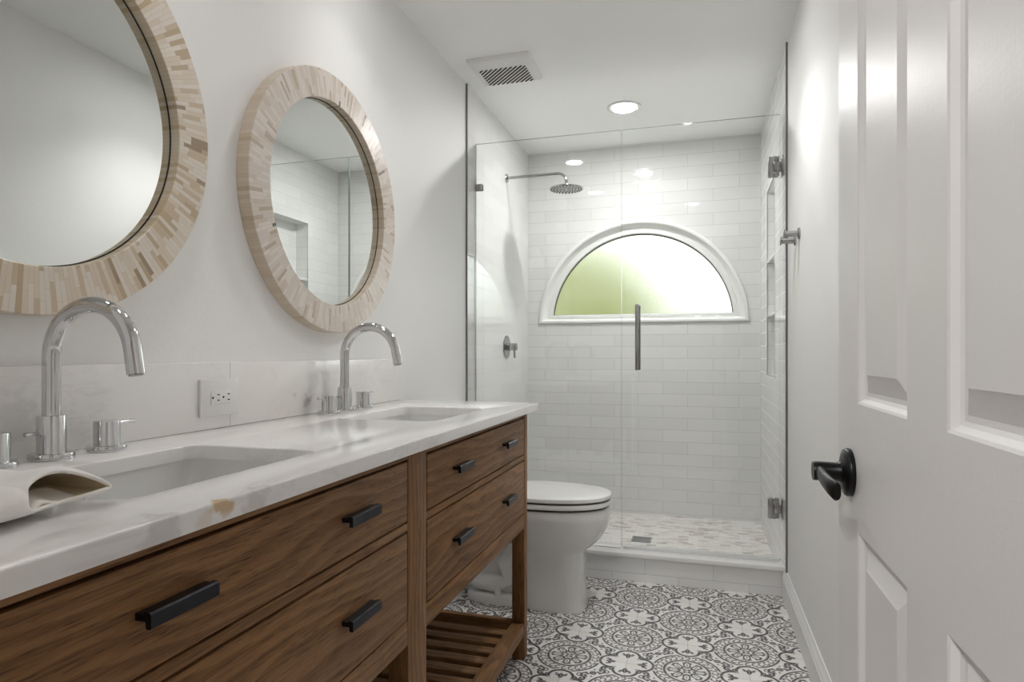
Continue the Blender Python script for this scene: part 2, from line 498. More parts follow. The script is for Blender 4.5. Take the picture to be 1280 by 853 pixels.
def rrect(cx, cy, hx, hy, r, z, n=6):
    """rounded rectangle loop in the plane z"""
    pts = []
    for (sx, sy, a0) in ((1, 1, 0), (-1, 1, pi/2), (-1, -1, pi), (1, -1, 3*pi/2)):
        for i in range(n+1):
            a = a0 + pi/2*i/n
            pts.append((cx + sx*(hx-r) + r*cos(a), cy + sy*(hy-r) + r*sin(a), z))
    return pts
def sell(cx, cy, xb, xf, hw, z, n=2.3, N=48):
    """egg loop: half length xb to the back, xf to the front, half width hw"""
    pts = []
    for i in range(N):
        a = 2*pi*i/N; c, s_ = cos(a), sin(a)
        L = xf if c >= 0 else xb
        pts.append((cx + L*math.copysign(abs(c)**(2/n), c), cy + hw*math.copysign(abs(s_)**(2/n), s_), z))
    return pts

# ================================================================== SETTING
struct(MB().box(XL-.1, XR+.1, YF-.13, 3.1, -.06, 0).build('floor', M_floor, smooth=False))
struct(MB().box(XL-.1, XR+.1, YF-.13, YB+.14, ZC, ZC+.08).build('ceiling', M_ceil, smooth=False))
struct(MB().box(XL-.10, XL, YF-.13, YB+.14, -.06, ZC).build('wall_left', M_wall, smooth=False))
struct(MB().box(XR+.006, XR+.12, YF-.13, TY, -.06, ZC).build('wall_right', M_wall, smooth=False))
# front wall with the doorway the camera looks through
DX0, DX1, DH = -.575, .212, 2.05
def rectxz(x0, x1, z0, z1, y): return [(x0, y, z0), (x1, y, z0), (x1, y, z1), (x0, y, z1)]
struct(MB().box(XL, DX0, YF-.13, YF, 0, ZC).box(DX1, XR+.006, YF-.13, YF, 0, ZC).box(DX0, DX1, YF-.13, YF, DH, ZC).build('wall_front', M_wall, smooth=False))
# invented hall shell behind the camera: blocks the sky, dark walls darken chrome reflections
M_hall = mat_paint('hall_paint', (.42, .40, .38), 130, .2)
HX0, HX1, HY0 = -1.0, 1.1, -2.3
struct(MB().box(HX0, HX1, HY0, YF-.13, -.06, 0).build('floor_hall', mat_simple('hall_oak_floor', (.16, .10, .06), .4, 0, 6, .15, .05), smooth=False))
struct(MB().box(HX0, HX1, HY0, YF-.13, ZC, ZC+.08).build('ceiling_hall', M_ceil, smooth=False))
struct(MB().box(HX0-.1, HX0, HY0, YF-.13, 0, ZC).build('wall_hall_left', M_hall, smooth=False))
struct(MB().box(HX1, HX1+.1, HY0, YF-.13, 0, ZC).build('wall_hall_right', M_hall, smooth=False))
struct(MB().box(HX0-.1, HX1+.1, HY0-.1, HY0, 0, ZC).build('wall_hall_back', M_hall, smooth=False))
struct(MB().box(XR+.006, HX1+.1, YF-.13, YF, 0, ZC).build('wall_hall_front', M_wall, smooth=False))
# shower floor on its raised bed
struct(MB().box(XL, XR+.006, 3.10, YB, -.06, .0456).build('floor_shower', M_mosaic, smooth=False))
# back wall with the half-round window opening
WX, WZ = -.368, 1.285
def arch(R, zb, y, N=64):
    a0 = math.asin(max(0, min(1, (zb-WZ)/R)))
    p = [(WX + R*cos(a0 + (pi-2*a0)*i/N), y, WZ + R*sin(a0 + (pi-2*a0)*i/N)) for i in range(N+1)]
    xs = p[0][0]; p2 = [(p[-1][0] + (xs-p[-1][0])*i/10, y, zb) for i in range(1, 10)]
    return p + p2
struct(MB().holed(rectxz(XL, XR+.006, -.06, ZC, YB), [arch(.652, WZ+.006, YB)], (0, .14, 0)).build('wall_back', M_tile_x, smooth=False))
# tiled side walls of the shower, standing a little proud of the painted wall
TT = .007
struct(MB().box(XL, XL+TT, TY, YB, 0, ZC).build('wall_left_tile', M_tile_y, smooth=False))
NY0, NY1, NZ0, NZ1 = 3.41, 3.775, .965, 1.980
wr = struct(MB().holed([(XR, TY, -.06), (XR, YB, -.06), (XR, YB, ZC), (XR, TY, ZC)],
            [[(XR, NY0, NZ0), (XR, NY1, NZ0), (XR, NY1, NZ1), (XR, NY0, NZ1)]], (.10, 0, 0)).box(XR+.095, XR+.11, NY0-.02, NY1+.02, NZ0-.02, NZ1+.02).build('wall_right_tile', M_tile_y, smooth=False))
for z in (1.292, 1.592):
    MB().box(XR+.001, XR+.095, NY0, NY1, z-.009, z+.009, .002).build('niche_shelf', M_quartz, wr)
m = MB()
for (a, b, c, d) in ((NY0-.008, NY1+.008, NZ0-.008, NZ0), (NY0-.008, NY1+.008, NZ1, NZ1+.008), (NY0-.008, NY0, NZ0, NZ1), (NY1, NY1+.008, NZ0, NZ1)):
    m.box(XR-.002, XR+.003, a, b, c, d)
m.build('niche_trim', M_quartz, wr, smooth=False)
# metal edge strips where tile meets paint
struct(MB().box(XL, XL+TT+.0025, TY-.006, TY, 0, ZC).build('trim_1', M_strip, smooth=False))
struct(MB().box(XR-.0025, XR+.006, TY-.006, TY, .13, ZC).build('trim_2', M_strip, smooth=False))
# baseboards
def baseprof(y): return [(XR+.006, y, 0), (XR-.010, y, 0), (XR-.010, y, .092), (XR-.007, y, .098), (XR-.007, y, .104), (XR-.003, y, .114), (XR+.001, y, .122), (XR+.003, y, .13), (XR+.006, y, .13)]
mb = MB(); mb.loft([baseprof(YF), baseprof(3.035)]); struct(mb.build('baseboard_right', M_trim, ang=20))
def baseprof2(y): return [(2*XL/2 - (p[0]-XR-.006), y, p[2]) for p in baseprof(y)]
mb = MB(); mb.loft([baseprof2(2.25), baseprof2(3.035)]); struct(mb.build('baseboard_left', M_trim, ang=20))
# curb
cb = struct(MB().box(XL, XR+.004, 3.044, 3.165, 0, .115).build('trim_shower_curb', M_tile_curb, smooth=False))
MB().box(XL+.001, XR+.0035, 3.030, 3.175, .115, .1365, .003).build('curb_cap', M_quartz, cb)

# window_1: bead, cove, sash, gasket, pane
win = struct(bpy.data.objects.new('window_1', None)); COL.objects.link(win); win.location = (WX, YB, WZ)
mb = MB()
mb.loft([arch(.668, WZ+.000, YB+.0), arch(.667, WZ+.001, YB-.010), arch(.662, WZ+.005, YB-.014), arch(.650, WZ+.015, YB-.014), arch(.643, WZ+.019, YB-.010),
         arch(.641, WZ+.021, YB+.004), arch(.622, WZ+.030, YB+.030), arch(.613, WZ+.034, YB+.034), arch(.612, WZ+.036, YB+.050)], False, False)
mb.build('window_casing', M_vinyl, win, ang=9)
mb = MB()
mb.loft([arch(.612, WZ+.036, YB+.030), arch(.608, WZ+.038, YB+.024), arch(.585, WZ+.054, YB+.024), arch(.581, WZ+.057, YB+.030), arch(.580, WZ+.058, YB+.052)], False, False)
mb.build('window_frame', M_vinyl, win, ang=9)
mb = MB()
mb.loft([arch(.581, WZ+.0575, YB+.040), arch(.575, WZ+.0585, YB+.040), arch(.574, WZ+.0595, YB+.05)], False, False)
mb.build('gasket', M_gasket, win)
mb = MB()
L0, L1 = arch(.584, WZ+.052, YB+.048), arch(.584, WZ+.052, YB+.054)
mb.loft([L0, L1]); mb.build('window_pane', M_frost, win, smooth=False)

# outdoors: lawn and a lime-green tree behind the frosted pane
struct(MB().box(-9, 9, YB+.3, 16, -.5, -.3).build('ground', M_lawn, smooth=False))
tree = thing('leafy_tree', 'lime green leafy tree blurred behind the frosted half-round window', 'tree', (-1.35, 6.3, -.3))
MB().tube([(-1.35, 6.3, -.3), (-1.33, 6.3, .5), (-1.38, 6.32, 1.2), (-1.34, 6.3, 1.9)], [.09, .07, .06, .03]).build('trunk', M_bark, tree)
mb = MB(); rng = random.Random(3)
for i in range(4000):
    while True:
        p = Vector((rng.uniform(-1, 1), rng.uniform(-1, 1), rng.uniform(-1, 1)))
        if .35 < p.length < 1: break
    c = Vector((-1.24 + p.x*1.06, 6.3 + p.y*.7, 1.62 + p.z*.80)) if i < 3200 else Vector((-.05 + p.x*.85, 6.5 + p.y*.5, 1.12 + p.z*.55))
    q = Matrix.Rotation(rng.uniform(0, 6.28), 3, 'Z') @ Matrix.Rotation(rng.uniform(-1.2, 1.2), 3, 'X'); l, w_ = rng.uniform(.06, .11), .03
    vs = [mb.bm.verts.new(c + q @ Vector(t)) for t in ((-l, 0, 0), (0, w_, .012), (l, 0, 0), (0, -w_, .012))]
    mb.bm.faces.new(vs)
fo = mb.build('foliage', M_leaf, tree, smooth=False, recalc=False)

# ================================================================== DOOR (open, against the camera's side)
XD = .205; DY0, DY1 = .30, 1.065
dr = struct(bpy.data.objects.new('door_1', None)); COL.objects.link(dr); dr.location = (XD+.017, DY0, 0.0)
def door_leaf():
    mb = MB(); bm = mb.bm
    ys = [DY0, .417, .627, .736, .947, DY1]; zs = [.012, .25, .846, 1.018, 1.60, 1.72, 1.925, 2.04]
    for face in (0, 1):
        X = XD if face == 0 else XD+.035; sg = 1 if face == 0 else -1
        for i in range(5):
            for j in range(7):
                y0, y1, z0, z1 = ys[i], ys[i+1], zs[j], zs[j+1]
                if i in (1, 3) and j in (1, 3, 5):
                    prev = None
                    for (ins, dep) in ((0, 0), (.003, .0015), (.007, .0075), (.011, .0095), (.0165, .0095), (.036, .0035), (.040, .0015), (.0415, .0015)):
                        L = [(X+sg*dep, y0+ins, z0+ins), (X+sg*dep, y1-ins, z0+ins), (X+sg*dep, y1-ins, z1-ins), (X+sg*dep, y0+ins, z1-ins)]
                        vs = [bm.verts.new(p) for p in L]
                        if prev:
                            for k in range(4): bm.faces.new((prev[k], prev[(k+1) % 4], vs[(k+1) % 4], vs[k]))
                        prev = vs
                    bm.faces.new(prev)
                else:
                    bm.faces.new([bm.verts.new(p) for p in ((X, y0, z0), (X, y1, z0), (X, y1, z1), (X, y0, z1))])
    for (a, b) in (((DY0, zs[0]), (DY1, zs[0])), ((DY1, zs[0]), (DY1, zs[-1])), ((DY1, zs[-1]), (DY0, zs[-1])), ((DY0, zs[-1]), (DY0, zs[0]))):
        bm.faces.new([bm.verts.new(p) for p in ((XD, *a), (XD, *b), (XD+.035, *b), (XD+.035, *a))])
    bmesh.ops.remove_doubles(bm, verts=bm.verts[:], dist=.0004)
    return mb.build('door_leaf', M_door, dr, smooth=True, ang=12)
door_leaf()
HY, HZ = .984, .919
hd = MB().lathe([(0, 0), (.0325, 0), (.0335, .002), (.0335, .006), (.0315, .009), (.024, .0115), (.0150, .014), (.0128, .019), (.0135, .040), (.0135, .0475), (.0128, .0490), (0, .0490)], (XD-.0002, HY, HZ), (-1, 0, 0), 40).build('door_handle', M_black, dr)
mb = MB()
def ring(y, x, hx, hz, z): return [(x+hx*cos(2*pi*i/20)*1.0, y, z+hz*math.copysign(abs(sin(2*pi*i/20))**.7, sin(2*pi*i/20))) for i in range(20)]
xh = XD-.0415
mb.loft([ring(HY+.004, xh, .0055, .0085, HZ), ring(HY-.016, xh, .0055, .0085, HZ), ring(HY-.035, xh-.001, .0055, .0095, HZ-.001), ring(HY-.06, xh-.002, .0055, .0105, HZ-.002), ring(HY-.09, xh-.001, .0058, .0115, HZ-.004), ring(HY-.108, xh+.002, .0058, .0125, HZ-.006), ring(HY-.112, xh+.003, .0042, .0105, HZ-.006)])
mb.build('lever', M_black, hd)
for z in (.22, 1.02, 1.82):
    MB().cyl((DX1-.004, DY0-.006, z-.045), (DX1-.004, DY0-.006, z+.045), .006, bev=.001).build('hinge', M_black, dr)

# ================================================================== VANITY
V = thing('vanity_cabinet', 'brown stained oak double vanity with four drawers over an open slatted shelf', 'vanity', (-.85, 1.267, 0))
VX, VB = -.590, -1.095           # front plane, back plane
Y0, Y1, YC0, YC1 = .345, 2.190, 1.220, 1.315
ZT = .8805
def legbox(y0, y1, x0, x1): return MB().box(x0, x1, y0, y1, 0, ZT, .0015).build('leg', M_wz, V)
legs = [(Y0, Y0+.042), (YC0, YC1), (Y1-.040, Y1)]
for (a, b) in legs:
    legbox(a, b, VX-.045, VX); legbox(a, b, VB, VB+.045)
for (a, b) in ((Y0+.042, YC0), (YC1, Y1-.040)):
    MB().box(VX-.022, VX-.0005, a, b, .861, ZT).build('top_rail', M_wy, V)
    MB().box(VX-.022, VX-.0005, a, b, .7095, .7265, .001).build('divider_rail', M_wy, V)
    MB().box(VX-.022, VX-.0005, a, b, .467, .5185, .001).build('bottom_rail', M_wy, V)
    # carcass panels in near-black: shade of the drawer gaps put into their colour
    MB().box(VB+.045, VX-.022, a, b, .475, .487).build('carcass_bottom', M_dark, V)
    MB().box(VX-.034, VX-.0225, a, b, .487, ZT).build('gap_shade_sheet', M_dark, V)
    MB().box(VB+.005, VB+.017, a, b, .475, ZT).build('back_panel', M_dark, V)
    for (z0, z1) in ((.7305, .8560), (.5225, .7055)):
        d = MB().box(VX-.021, VX+.0005, a+.004, b-.004, z0, z1, .0015).build('drawer', M_wy, V)
        zc = (z0+z1)/2 + .003
        for f in (.25, .75):
            yc = a + (b-a)*f; hl = .051
            mb = MB(); mb.loft([[(VX+.0004, y, zc-.002), (VX+.0004, y, zc+.006), (VX+.012, y, zc+.006), (VX+.013, y, zc+.0085), (VX+.0205, y, zc+.0085), (VX+.0225, y, zc+.0065),
                       (VX+.0225, y, zc-.009), (VX+.0215, y, zc-.010), (VX+.0155, y, zc-.010), (VX+.0145, y, zc-.002)] for y in (yc-hl, yc+hl)])
            mb.build('pull', M_pull, d, ang=20)
    # shelf
    MB().box(VX-.045, VX-.001, a, b, .088, .131, .0015).build('shelf_rail', M_wy, V)
    MB().box(VB, VB+.04, a, b, .088, .131, .0015).build('shelf_rail', M_wy, V)
    n = 10; pitch = (b-a)/n if False else .0695
    k = 0; y = b - .058
    while y > a + .03:
        MB().box(VB+.04, VX-.045, y-.021, y+.021, .098, .118, .0012).build('slat', M_wx, V)
        y -= pitch
for (a, b) in ((Y1-.030, Y1-.006), (Y0+.006, Y0+.030), (YC0+.03, YC1-.03)):
    MB().box(VB+.045, VX-.045, a, b, .086, .131, .0012).build('stretcher', M_wx, V)
for (a, b) in ((Y1-.024, Y1-.004), (Y0+.004, Y0+.024)):
    MB().box(VB+.045, VX-.045, a, b, .467, ZT).build('side_panel', M_wx, V)

# countertop with two rectangular sink cut-outs
CX0, CX1, CY0, CY1, CB = XL+.001, -.556, .300, 2.217, ZT+.0003
SX0, SX1 = -.951, -.668
SINKS = ((.601, 1.012), (1.527, 1.941))
stains = [(-.556, .640, .900, .017, (.55, .34, .13), .75), (-.56, .70, .89, .028, (.52, .49, .475), .5), (-.56, .55, .885, .035, (.50, .48, .47), .5), (-.57, .61, .885, .02, (.62, .50, .36), .35)]
M_counter = mat_marble('white_marble_counter', [(a+.8385, b-1.2585, c-CT, d, e, f) for (a, b, c, d, e, f) in stains])
mb = MB()
holes = [rrect((SX0+SX1)/2, (a+b)/2, (SX1-SX0)/2, (b-a)/2, .028, CT)[::-1] for (a, b) in SINKS]
mb.holed([(CX0, CY0, CT), (CX1, CY0, CT), (CX1, CY1, CT), (CX0, CY1, CT)], holes, (0, 0, CB-CT))
mb.bm.normal_update()
es = [e for e in mb.bm.edges if all(abs(v.co.z-CT) < 1e-5 for v in e.verts) and any(abs(f.normal.z) < .5 for f in e.link_faces)]
bmesh.ops.bevel(mb.bm, geom=es, offset=.0035, segments=3, profile=.5, affect='EDGES')
ct = thing('countertop', 'white marble countertop with grey veining and one tan stain on its front edge', 'countertop', (-.8385, 1.2585, CT))
mb.build('countertop_slab', M_counter, ct, ang=40)
M_splash = mat_marble('white_marble_backsplash', [(-1.098+1.11, 1.605-1.2585, .945-CT, .020, (.36, .32, .32), .55), (-1.098+1.11, 1.55-1.2585, .965-CT, .014, (.50, .45, .45), .4), (-1.098+1.11, .78-1.2585, .97-CT, .05, (.58, .57, .57), .4), (-1.098+1.11, .72-1.2585, .94-CT, .03, (.5, .49, .5), .4)], .16)
bs = thing('backsplash', 'low white marble backsplash strip along the wall behind the faucets', 'backsplash', (-1.11, 1.2585, CT))
MB().box(XL, XL+.019, CY0, CY1-.012, CT+.0002, 1.064, .0015).build('backsplash_slab', M_splash, bs)
# seam in the strip
MB().box(XL+.0185, XL+.0193, 1.2895, 1.2905, CT+.0005, 1.0635).build('seam', mat_simple('grey_seam', (.42, .39, .37), .7), bs, smooth=False)

# sinks
def make_sink(loc, label):
    t = thing('undermount_sink', label, 'sink', loc)
    x, y, z = loc; hx, hy = (SX1-SX0)/2+.006, .2065+.006; zt = CB - .0005
    mb = MB()
    out = [(1.0, zt, 0, .03), (1.0, zt-.02, .001, .03), (1.0, zt-.09, .006, .04), (1.0, zt-.115, .016, .045), (1.0, zt-.128, .035, .05), (1.0, zt-.133, .06, .05), (1.0, zt-.137, .115, .02)]
    loops = [rrect(x, y, hx+.015, hy+.015, .035, zt)] + [rrect(x, y, hx-ins, hy-ins, r, zz) for (_, zz, ins, r) in out]
    loops2 = [rrect(x, y, hx+.015, hy+.015, .035, zt), rrect(x, y, hx+.012, hy+.012, .04, zt-.09), rrect(x, y, hx-.03, hy-.03, .05, zt-.145), rrect(x, y, hx-.11, hy-.11, .02, zt-.150)]
    mb.loft(loops[::1], False, True); mb.loft(loops2, False, True)
    mb.build('basin', M_porc, t, ang=50)
    MB().lathe([(0, 0), (.020, 0), (.021, .0015), (.028, .003), (.031, .0015), (.032, -.001), (0, -.001)], (x, y, zt-.1365), (0, 0, 1), 32).build('drain', M_chrome, t)
    MB().lathe([(0, .001), (.008, .001), (.011, .002), (.012, .0)], (x-hx+.0065, y, zt-.05), (1, 0, .05), 24).build('overflow_ring', M_chrome, t)
    return t
s1 = make_sink(((SX0+SX1)/2, .8065, CB-.15), 'white rectangular undermount sink nearest the camera, beside the towel')
s2 = dup(s1, ((SX0+SX1)/2, 1.734, CB-.15), 'white rectangular undermount sink at the far end, toward the toilet')

# faucets (widespread, three pieces)
def make_faucet(x, y, label, g):
    t = thing('bathroom_faucet', label, 'faucet', (x, y, CT), g)
    def base(yy, xx, r, h): return [(0, 0), (r, 0), (r, .006), (r-.0015, .009), (r-.005, .0105), (h, .0108)]
    sp = MB()
    prof = [(0, .0004), (.0335, .0004), (.0337, .002), (.0337, .0085), (.0325, .0105), (.0218, .0108), (.0215, .012), (.0215, .072), (.0208, .0735), (.014, .0738), (0, .0738)]
    sp.lathe(prof, (x, y, CT), (0, 0, 1), 40).build('base', M_chrome, t)
    R = .088; zc = .171
    path = [(x, y, CT+.070), (x, y, CT+.10), (x, y, CT+.14)]
    path += [(x + R - R*cos(a), y, CT + zc + R*sin(a)) for a in [radians(d) for d in range(0, 171, 5)]]
    a = radians(170); dx, dz = sin(a), cos(a)
    ex, ez = path[-1][0], path[-1][2]
    path += [(ex + dx*.012, y, ez + dz*.012), (ex + dx*.042, y, ez + dz*.042)]
    MB().tube(path, .0138, 28).build('spout', M_chrome, t, ang=50)
    tip = Vector(path[-1]); d = Vector((dx, 0, dz))
    MB().cyl(tip - d*.001, tip + d*.0025, .0112, seg=28, bev=.0006).build('aerator', M_steel, t)
    MB().tube([(x-.004, y-.019, CT+.045), (x-.004, y-.034, CT+.045), (x-.004, y-.042, CT+.045)], [.0032, .0032, .0040], 14).build('lift_rod', M_chrome, t)
    for sgy in (-1, 1):
        yy = y + sgy*.098; xx = x + .008
        h = MB().lathe([(0, .0004), (.0318, .0004), (.032, .002), (.032, .0085), (.0308, .0105), (.0222, .0108), (.0218, .012), (.0218, .0535), (.0212, .055), (0, .0553)], (xx, yy, CT), (0, 0, 1), 40).build('handle', M_chrome, t)
        MB().tube([(xx, yy+sgy*.018, CT+.0485), (xx, yy+sgy*.035, CT+.0488), (xx, yy+sgy*.058, CT+.049)], .0045, 16).build('lever', M_chrome, h)
    return t
f1 = make_faucet(-1.053, .8065, 'tall chrome gooseneck faucet with two lever handles, nearest the camera', 'chrome vanity faucets')
f2 = dup(f1, (-1.053, 1.732, CT), 'tall chrome gooseneck faucet with two lever handles, at the far sink toward the toilet')

# outlet
o = thing('wall_outlet', 'white horizontal double socket outlet plate on the marble backsplash', 'outlet', (XL+.019, 1.2495, .981))
ox = XL+.0192
MB().box(ox, ox+.008, 1.187, 1.312, .937, 1.025, .0022).build('cover_plate', M_plastic, o)
ins = MB().box(ox+.0075, ox+.0098, 1.2165, 1.2825, .9645, .9975, .0012).build('socket_insert', M_plastic, o)
for yc in (1.230, 1.264):
    MB().box(ox+.0096, ox+.0101, yc+.006, yc+.0135, .9865, .989).build('slot', M_slot, ins, smooth=False)
    MB().box(ox+.0096, ox+.0101, yc+.006, yc+.0135, .973, .9755).build('slot', M_slot, ins, smooth=False)
    MB().cyl((ox+.0096, yc-.008, .981), (ox+.0101, yc-.008, .981), .0028, seg=14).build('slot', M_slot, ins, smooth=False)

# mirrors
def make_mirror(y, label, inlay, g):
    zc = 1.55; t = thing('round_mirror', label, 'mirror', (XL, y, zc), g)
    R, r, T = .399, .314, .037
    MB().lathe([(R, .0005), (R, T-.002), (R-.002, T), (r+.0015, T), (r, T-.0015), (r, .012), (R-.03, .012), (R-.03, .0005), (R, .0005)], (XL, y, zc), (1, 0, 0), 160).build('frame', inlay, t, ang=30)
    MB().lathe([(0, .010), (r+.006, .010), (r+.006, .0135), (0, .0135)], (XL, y, zc), (1, 0, 0), 96).build('mirror_glass', M_mirror, t, ang=30)
    MB().lathe([(r+.0005, .0136), (r-.0022, .0136), (r-.0022, .0146), (r+.0005, .0146), (r+.0005, .0136)], (XL, y, zc), (1, 0, 0), 96).build('joint', M_slot, t)
    return t
make_mirror(.800, 'round mirror in a tan and cream bone inlay frame, above the sink beside the towel', mat_inlay('bone_inlay_tan', False, 1.0), 'round inlaid mirrors')
make_mirror(1.733, 'round mirror in a pale bone inlay frame reflecting the shower, above the far sink', mat_inlay('bone_inlay_pale', True, 5.0), 'round inlaid mirrors')

# ================================================================== TOILET
TYc = 2.70; TX = XL
T = thing('toilet', 'white two-piece elongated toilet between the vanity and the shower', 'toilet', (TX+.42, TYc, 0))
mb = MB()
def sec(z, xb, xf, hw, n=2.2, c=.45): return sell(TX+c, TYc, c-xb, xf-c, hw, z, n)
mb.loft([sec(0, .385, .660, .120, 3.2, .52), sec(.012, .385, .660, .120, 3.2, .52), sec(.03, .385, .655, .117, 3.2, .52), sec(.12, .385, .650, .114, 3.1, .52), sec(.20, .37, .652, .115, 3.0, .51),
         sec(.238, .35, .655, .117, 2.9, .50), sec(.252, .33, .668, .124, 2.6, .48), sec(.268, .32, .690, .138, 2.4, .46), sec(.295, .30, .718, .156, 2.3), sec(.325, .28, .738, .169, 2.3), sec(.355, .27, .750, .178, 2.25), sec(.39, .26, .757, .184, 2.2), sec(.418, .26, .757, .185, 2.2), sec(.430, .26, .753, .182, 2.2), sec(.434, .262, .745, .175, 2.2)])
# foot flange, rear pedestal with trapway bulge, deck under the tank
mb.loft([sec(0, .125, .46, .108, 3, .3), sec(.028, .125, .46, .108, 3, .3), sec(.038, .135, .455, .100, 3, .3), sec(.042, .15, .45, .085, 3, .3)])
mb.loft([sec(.02, .16, .46, .068, 3, .3), sec(.20, .14, .46, .072, 3, .3), sec(.30, .08, .46, .095, 3, .3), sec(.36, .05, .46, .15, 3, .28), sec(.40, .04, .46, .18, 3.2, .28), sec(.430, .04, .44, .185, 3.4, .28), sec(.434, .045, .43, .18, 3.4, .28)])
for sg in (-1, 1):
    yy = TYc + sg*.062
    mb.tube([(TX+.46, yy, .33), (TX+.38, yy, .27), (TX+.31, yy, .175), (TX+.335, yy, .105), (TX+.27, yy, .078), (TX+.19, yy, .085), (TX+.15, yy-sg*.03, .085)], [.035, .042, .040, .040, .042, .040, .03], 18)
mb.build('bowl', M_porc, T, ang=50)
def plate(z0, z1, xb, xf, hw, nm, mt, dome=0.0):
    m_ = MB(); e = .004
    L = [sec(z0, xb+e, xf-e, hw-e, 2.25), sec(z0+e*.6, xb, xf, hw, 2.25), sec(z1-e, xb, xf, hw, 2.25), sec(z1-e*.3, xb+e*.4, xf-e*.4, hw-e*.4, 2.25), sec(z1, xb+e*1.6, xf-e*1.6, hw-e*1.6, 2.25)]
    if dome: L += [sec(z1+dome*.6, xb+.03, xf-.06, hw-.05, 2.2), sec(z1+dome, xb+.09, xf-.15, hw-.11, 2.1)]
    m_.loft(L); return m_.build(nm, mt, T, ang=40)
plate(.4341, .4410, .275, .757, .1835, 'seat_gap_shade', M_seatgap)  # dark sheet painting the shade between bowl and seat
plate(.4410, .4630, .270, .762, .187, 'seat', M_plastic)
plate(.4630, .4695, .275, .759, .1835, 'seat_gap_shade', M_seatgap)  # dark sheet painting the shade between seat and lid
plate(.4695, .4880, .262, .764, .188, 'lid', M_plastic, .006)
mb = MB(); mb.loft([rrect(TX+.115, TYc, .085, .200, .03, .4345), rrect(TX+.115, TYc, .095, .215, .035, .47), rrect(TX+.118, TYc, .100, .225, .035, .76)]); mb.build('tank', M_porc, T, ang=40)
mb = MB(); mb.loft([rrect(TX+.118, TYc, .103, .230, .035, .7605), rrect(TX+.118, TYc, .106, .234, .035, .766), rrect(TX+.118, TYc, .106, .234, .035, .784), rrect(TX+.118, TYc, .101, .229, .035, .792)]); mb.build('tank_lid', M_porc, T, ang=40)
MB().tube([(TX+.216, TYc-.15, .70), (TX+.238, TYc-.15, .70), (TX+.242, TYc-.10, .695), (TX+.242, TYc-.075, .693)], [.007, .006, .006, .007], 12).build('flush_lever', M_chrome, T)
for sg in (-1, 1):
    MB().lathe([(0, 0), (.014, 0), (.014, .014), (.011, .026), (.006, .031), (0, .032)], (TX+.287, TYc+sg*.092, .037), (0, 0, 1), 20).build('bolt_cap', M_plastic, T)

# ================================================================== SHOWER
GY = 3.10
def glass_box(x0, x1, z0, z1, name, parent):
    mb = MB(); mb.box(x0, x1, GY-.005, GY+.005, z0, z1)
    mb.bm.normal_update()
    for f in mb.bm.faces: f.material_index = 0 if abs(f.normal.y) > .5 else 1
    return mb.build(name, [M_glass, M_gedge], parent, smooth=False)
gz0, gz1 = .1372, 2.173
fp = thing('fixed_glass_panel', 'fixed frameless clear glass shower panel beside the toilet', 'glass panel', (-.735, GY, gz0))
glass_box(-1.1105, -.3615, gz0, gz1, 'pane', fp)
for (x, z) in ((-1.090, 1.946), (-.520, gz0+.0165)):
    w = .0165
    mb = MB().box(x-w-(.0055 if z > 1 else 0), x+w, GY-.0125, GY-.0052, z-w-(0 if z > 1 else 0), z+w, .0015).box(x-w-(.0055 if z > 1 else 0), x+w, GY+.0052, GY+.0125, z-w, z+w, .0015)
    mb.build('clamp', M_steel, fp)
dg = thing('glass_shower_door', 'clear glass shower door with chrome hinges and a tall vertical pull', 'shower door', (.0, GY, gz0))
glass_box(-.3565, .3555, gz0+.008, gz1, 'pane', dg)
MB().box(-.350, .350, GY-.008, GY+.008, gz0, gz0+.0085, .001).build('bottom_sweep', M_plastic, dg)
pl = MB()
for sg in (-1, 1):
    yb = GY + sg*.045
    pl.cyl((-.281, yb, 1.005), (-.281, yb, 1.318), .0095, seg=24, bev=.001)
    for z in (1.065, 1.258): pl.cyl((-.281, GY+sg*.0051, z), (-.281, yb, z), .006, seg=16)
pl.build('pull', M_steel, dg)
for z in (1.934, .380):
    h = MB()
    for sg in (-1, 1):
        a, b = (GY-.014, GY-.0052) if sg < 0 else (GY+.0052, GY+.014)
        # U shaped plate with the knuckle block in its notch
        h.box(.304, .327, a, b, z-.0455, z+.0455, .0012).box(.3265, .3505, a, b, z+.0225, z+.0455, .0012).box(.3265, .3505, a, b, z-.0455, z-.0225, .0012)
    hh = h.build('hinge', M_steel, dg)
    MB().box(.3285, .3600, GY-.0155, GY+.0155, z-.0215, z+.0215, .0015).build('knuckle', M_steel, hh)
    MB().box(.3600, .3655, GY-.028, GY+.028, z-.0455, z+.0455, .0012).build('wall_plate', M_steel, hh)
# shower head
sh = thing('rain_shower', 'round chrome rain shower head on a long bent arm from the tiled wall', 'shower head', (XL+TT, 3.645, 2.142))
M_nickel = mat_simple('grey_chrome', (.40, .40, .405), .12, 1.0, 40, .05, 0)
ax = XL+TT
MB().lathe([(0, .0002), (.026, .0002), (.027, .002), (.027, .006), (.024, .009), (.013, .011), (0, .011)], (ax, 3.645, 2.142), (1, 0, 0), 32).build('flange', M_nickel, sh)
pth = [(ax+.008, 3.645, 2.142), (ax+.15, 3.645, 2.143), (ax+.29, 3.645, 2.145)] + [(ax+.315+.055*sin(a), 3.645, 2.090+.055*cos(a)) for a in [radians(q) for q in range(0, 91, 9)]] + [(ax+.370, 3.645, 2.068)]
MB().tube(pth, .0085, 18).build('arm', M_nickel, sh, ang=50)
hx = ax+.370
MB().lathe([(0, .030), (.011, .030), (.013, .024), (.013, .014), (.020, .011), (.090, .007), (.098, .004), (.099, 0), (.097, -.003), (.09, -.004), (0, -.004)], (hx, 3.645, 2.050), (0, 0, 1), 56).build('rain_disc', M_nickel, sh)
mb = MB()
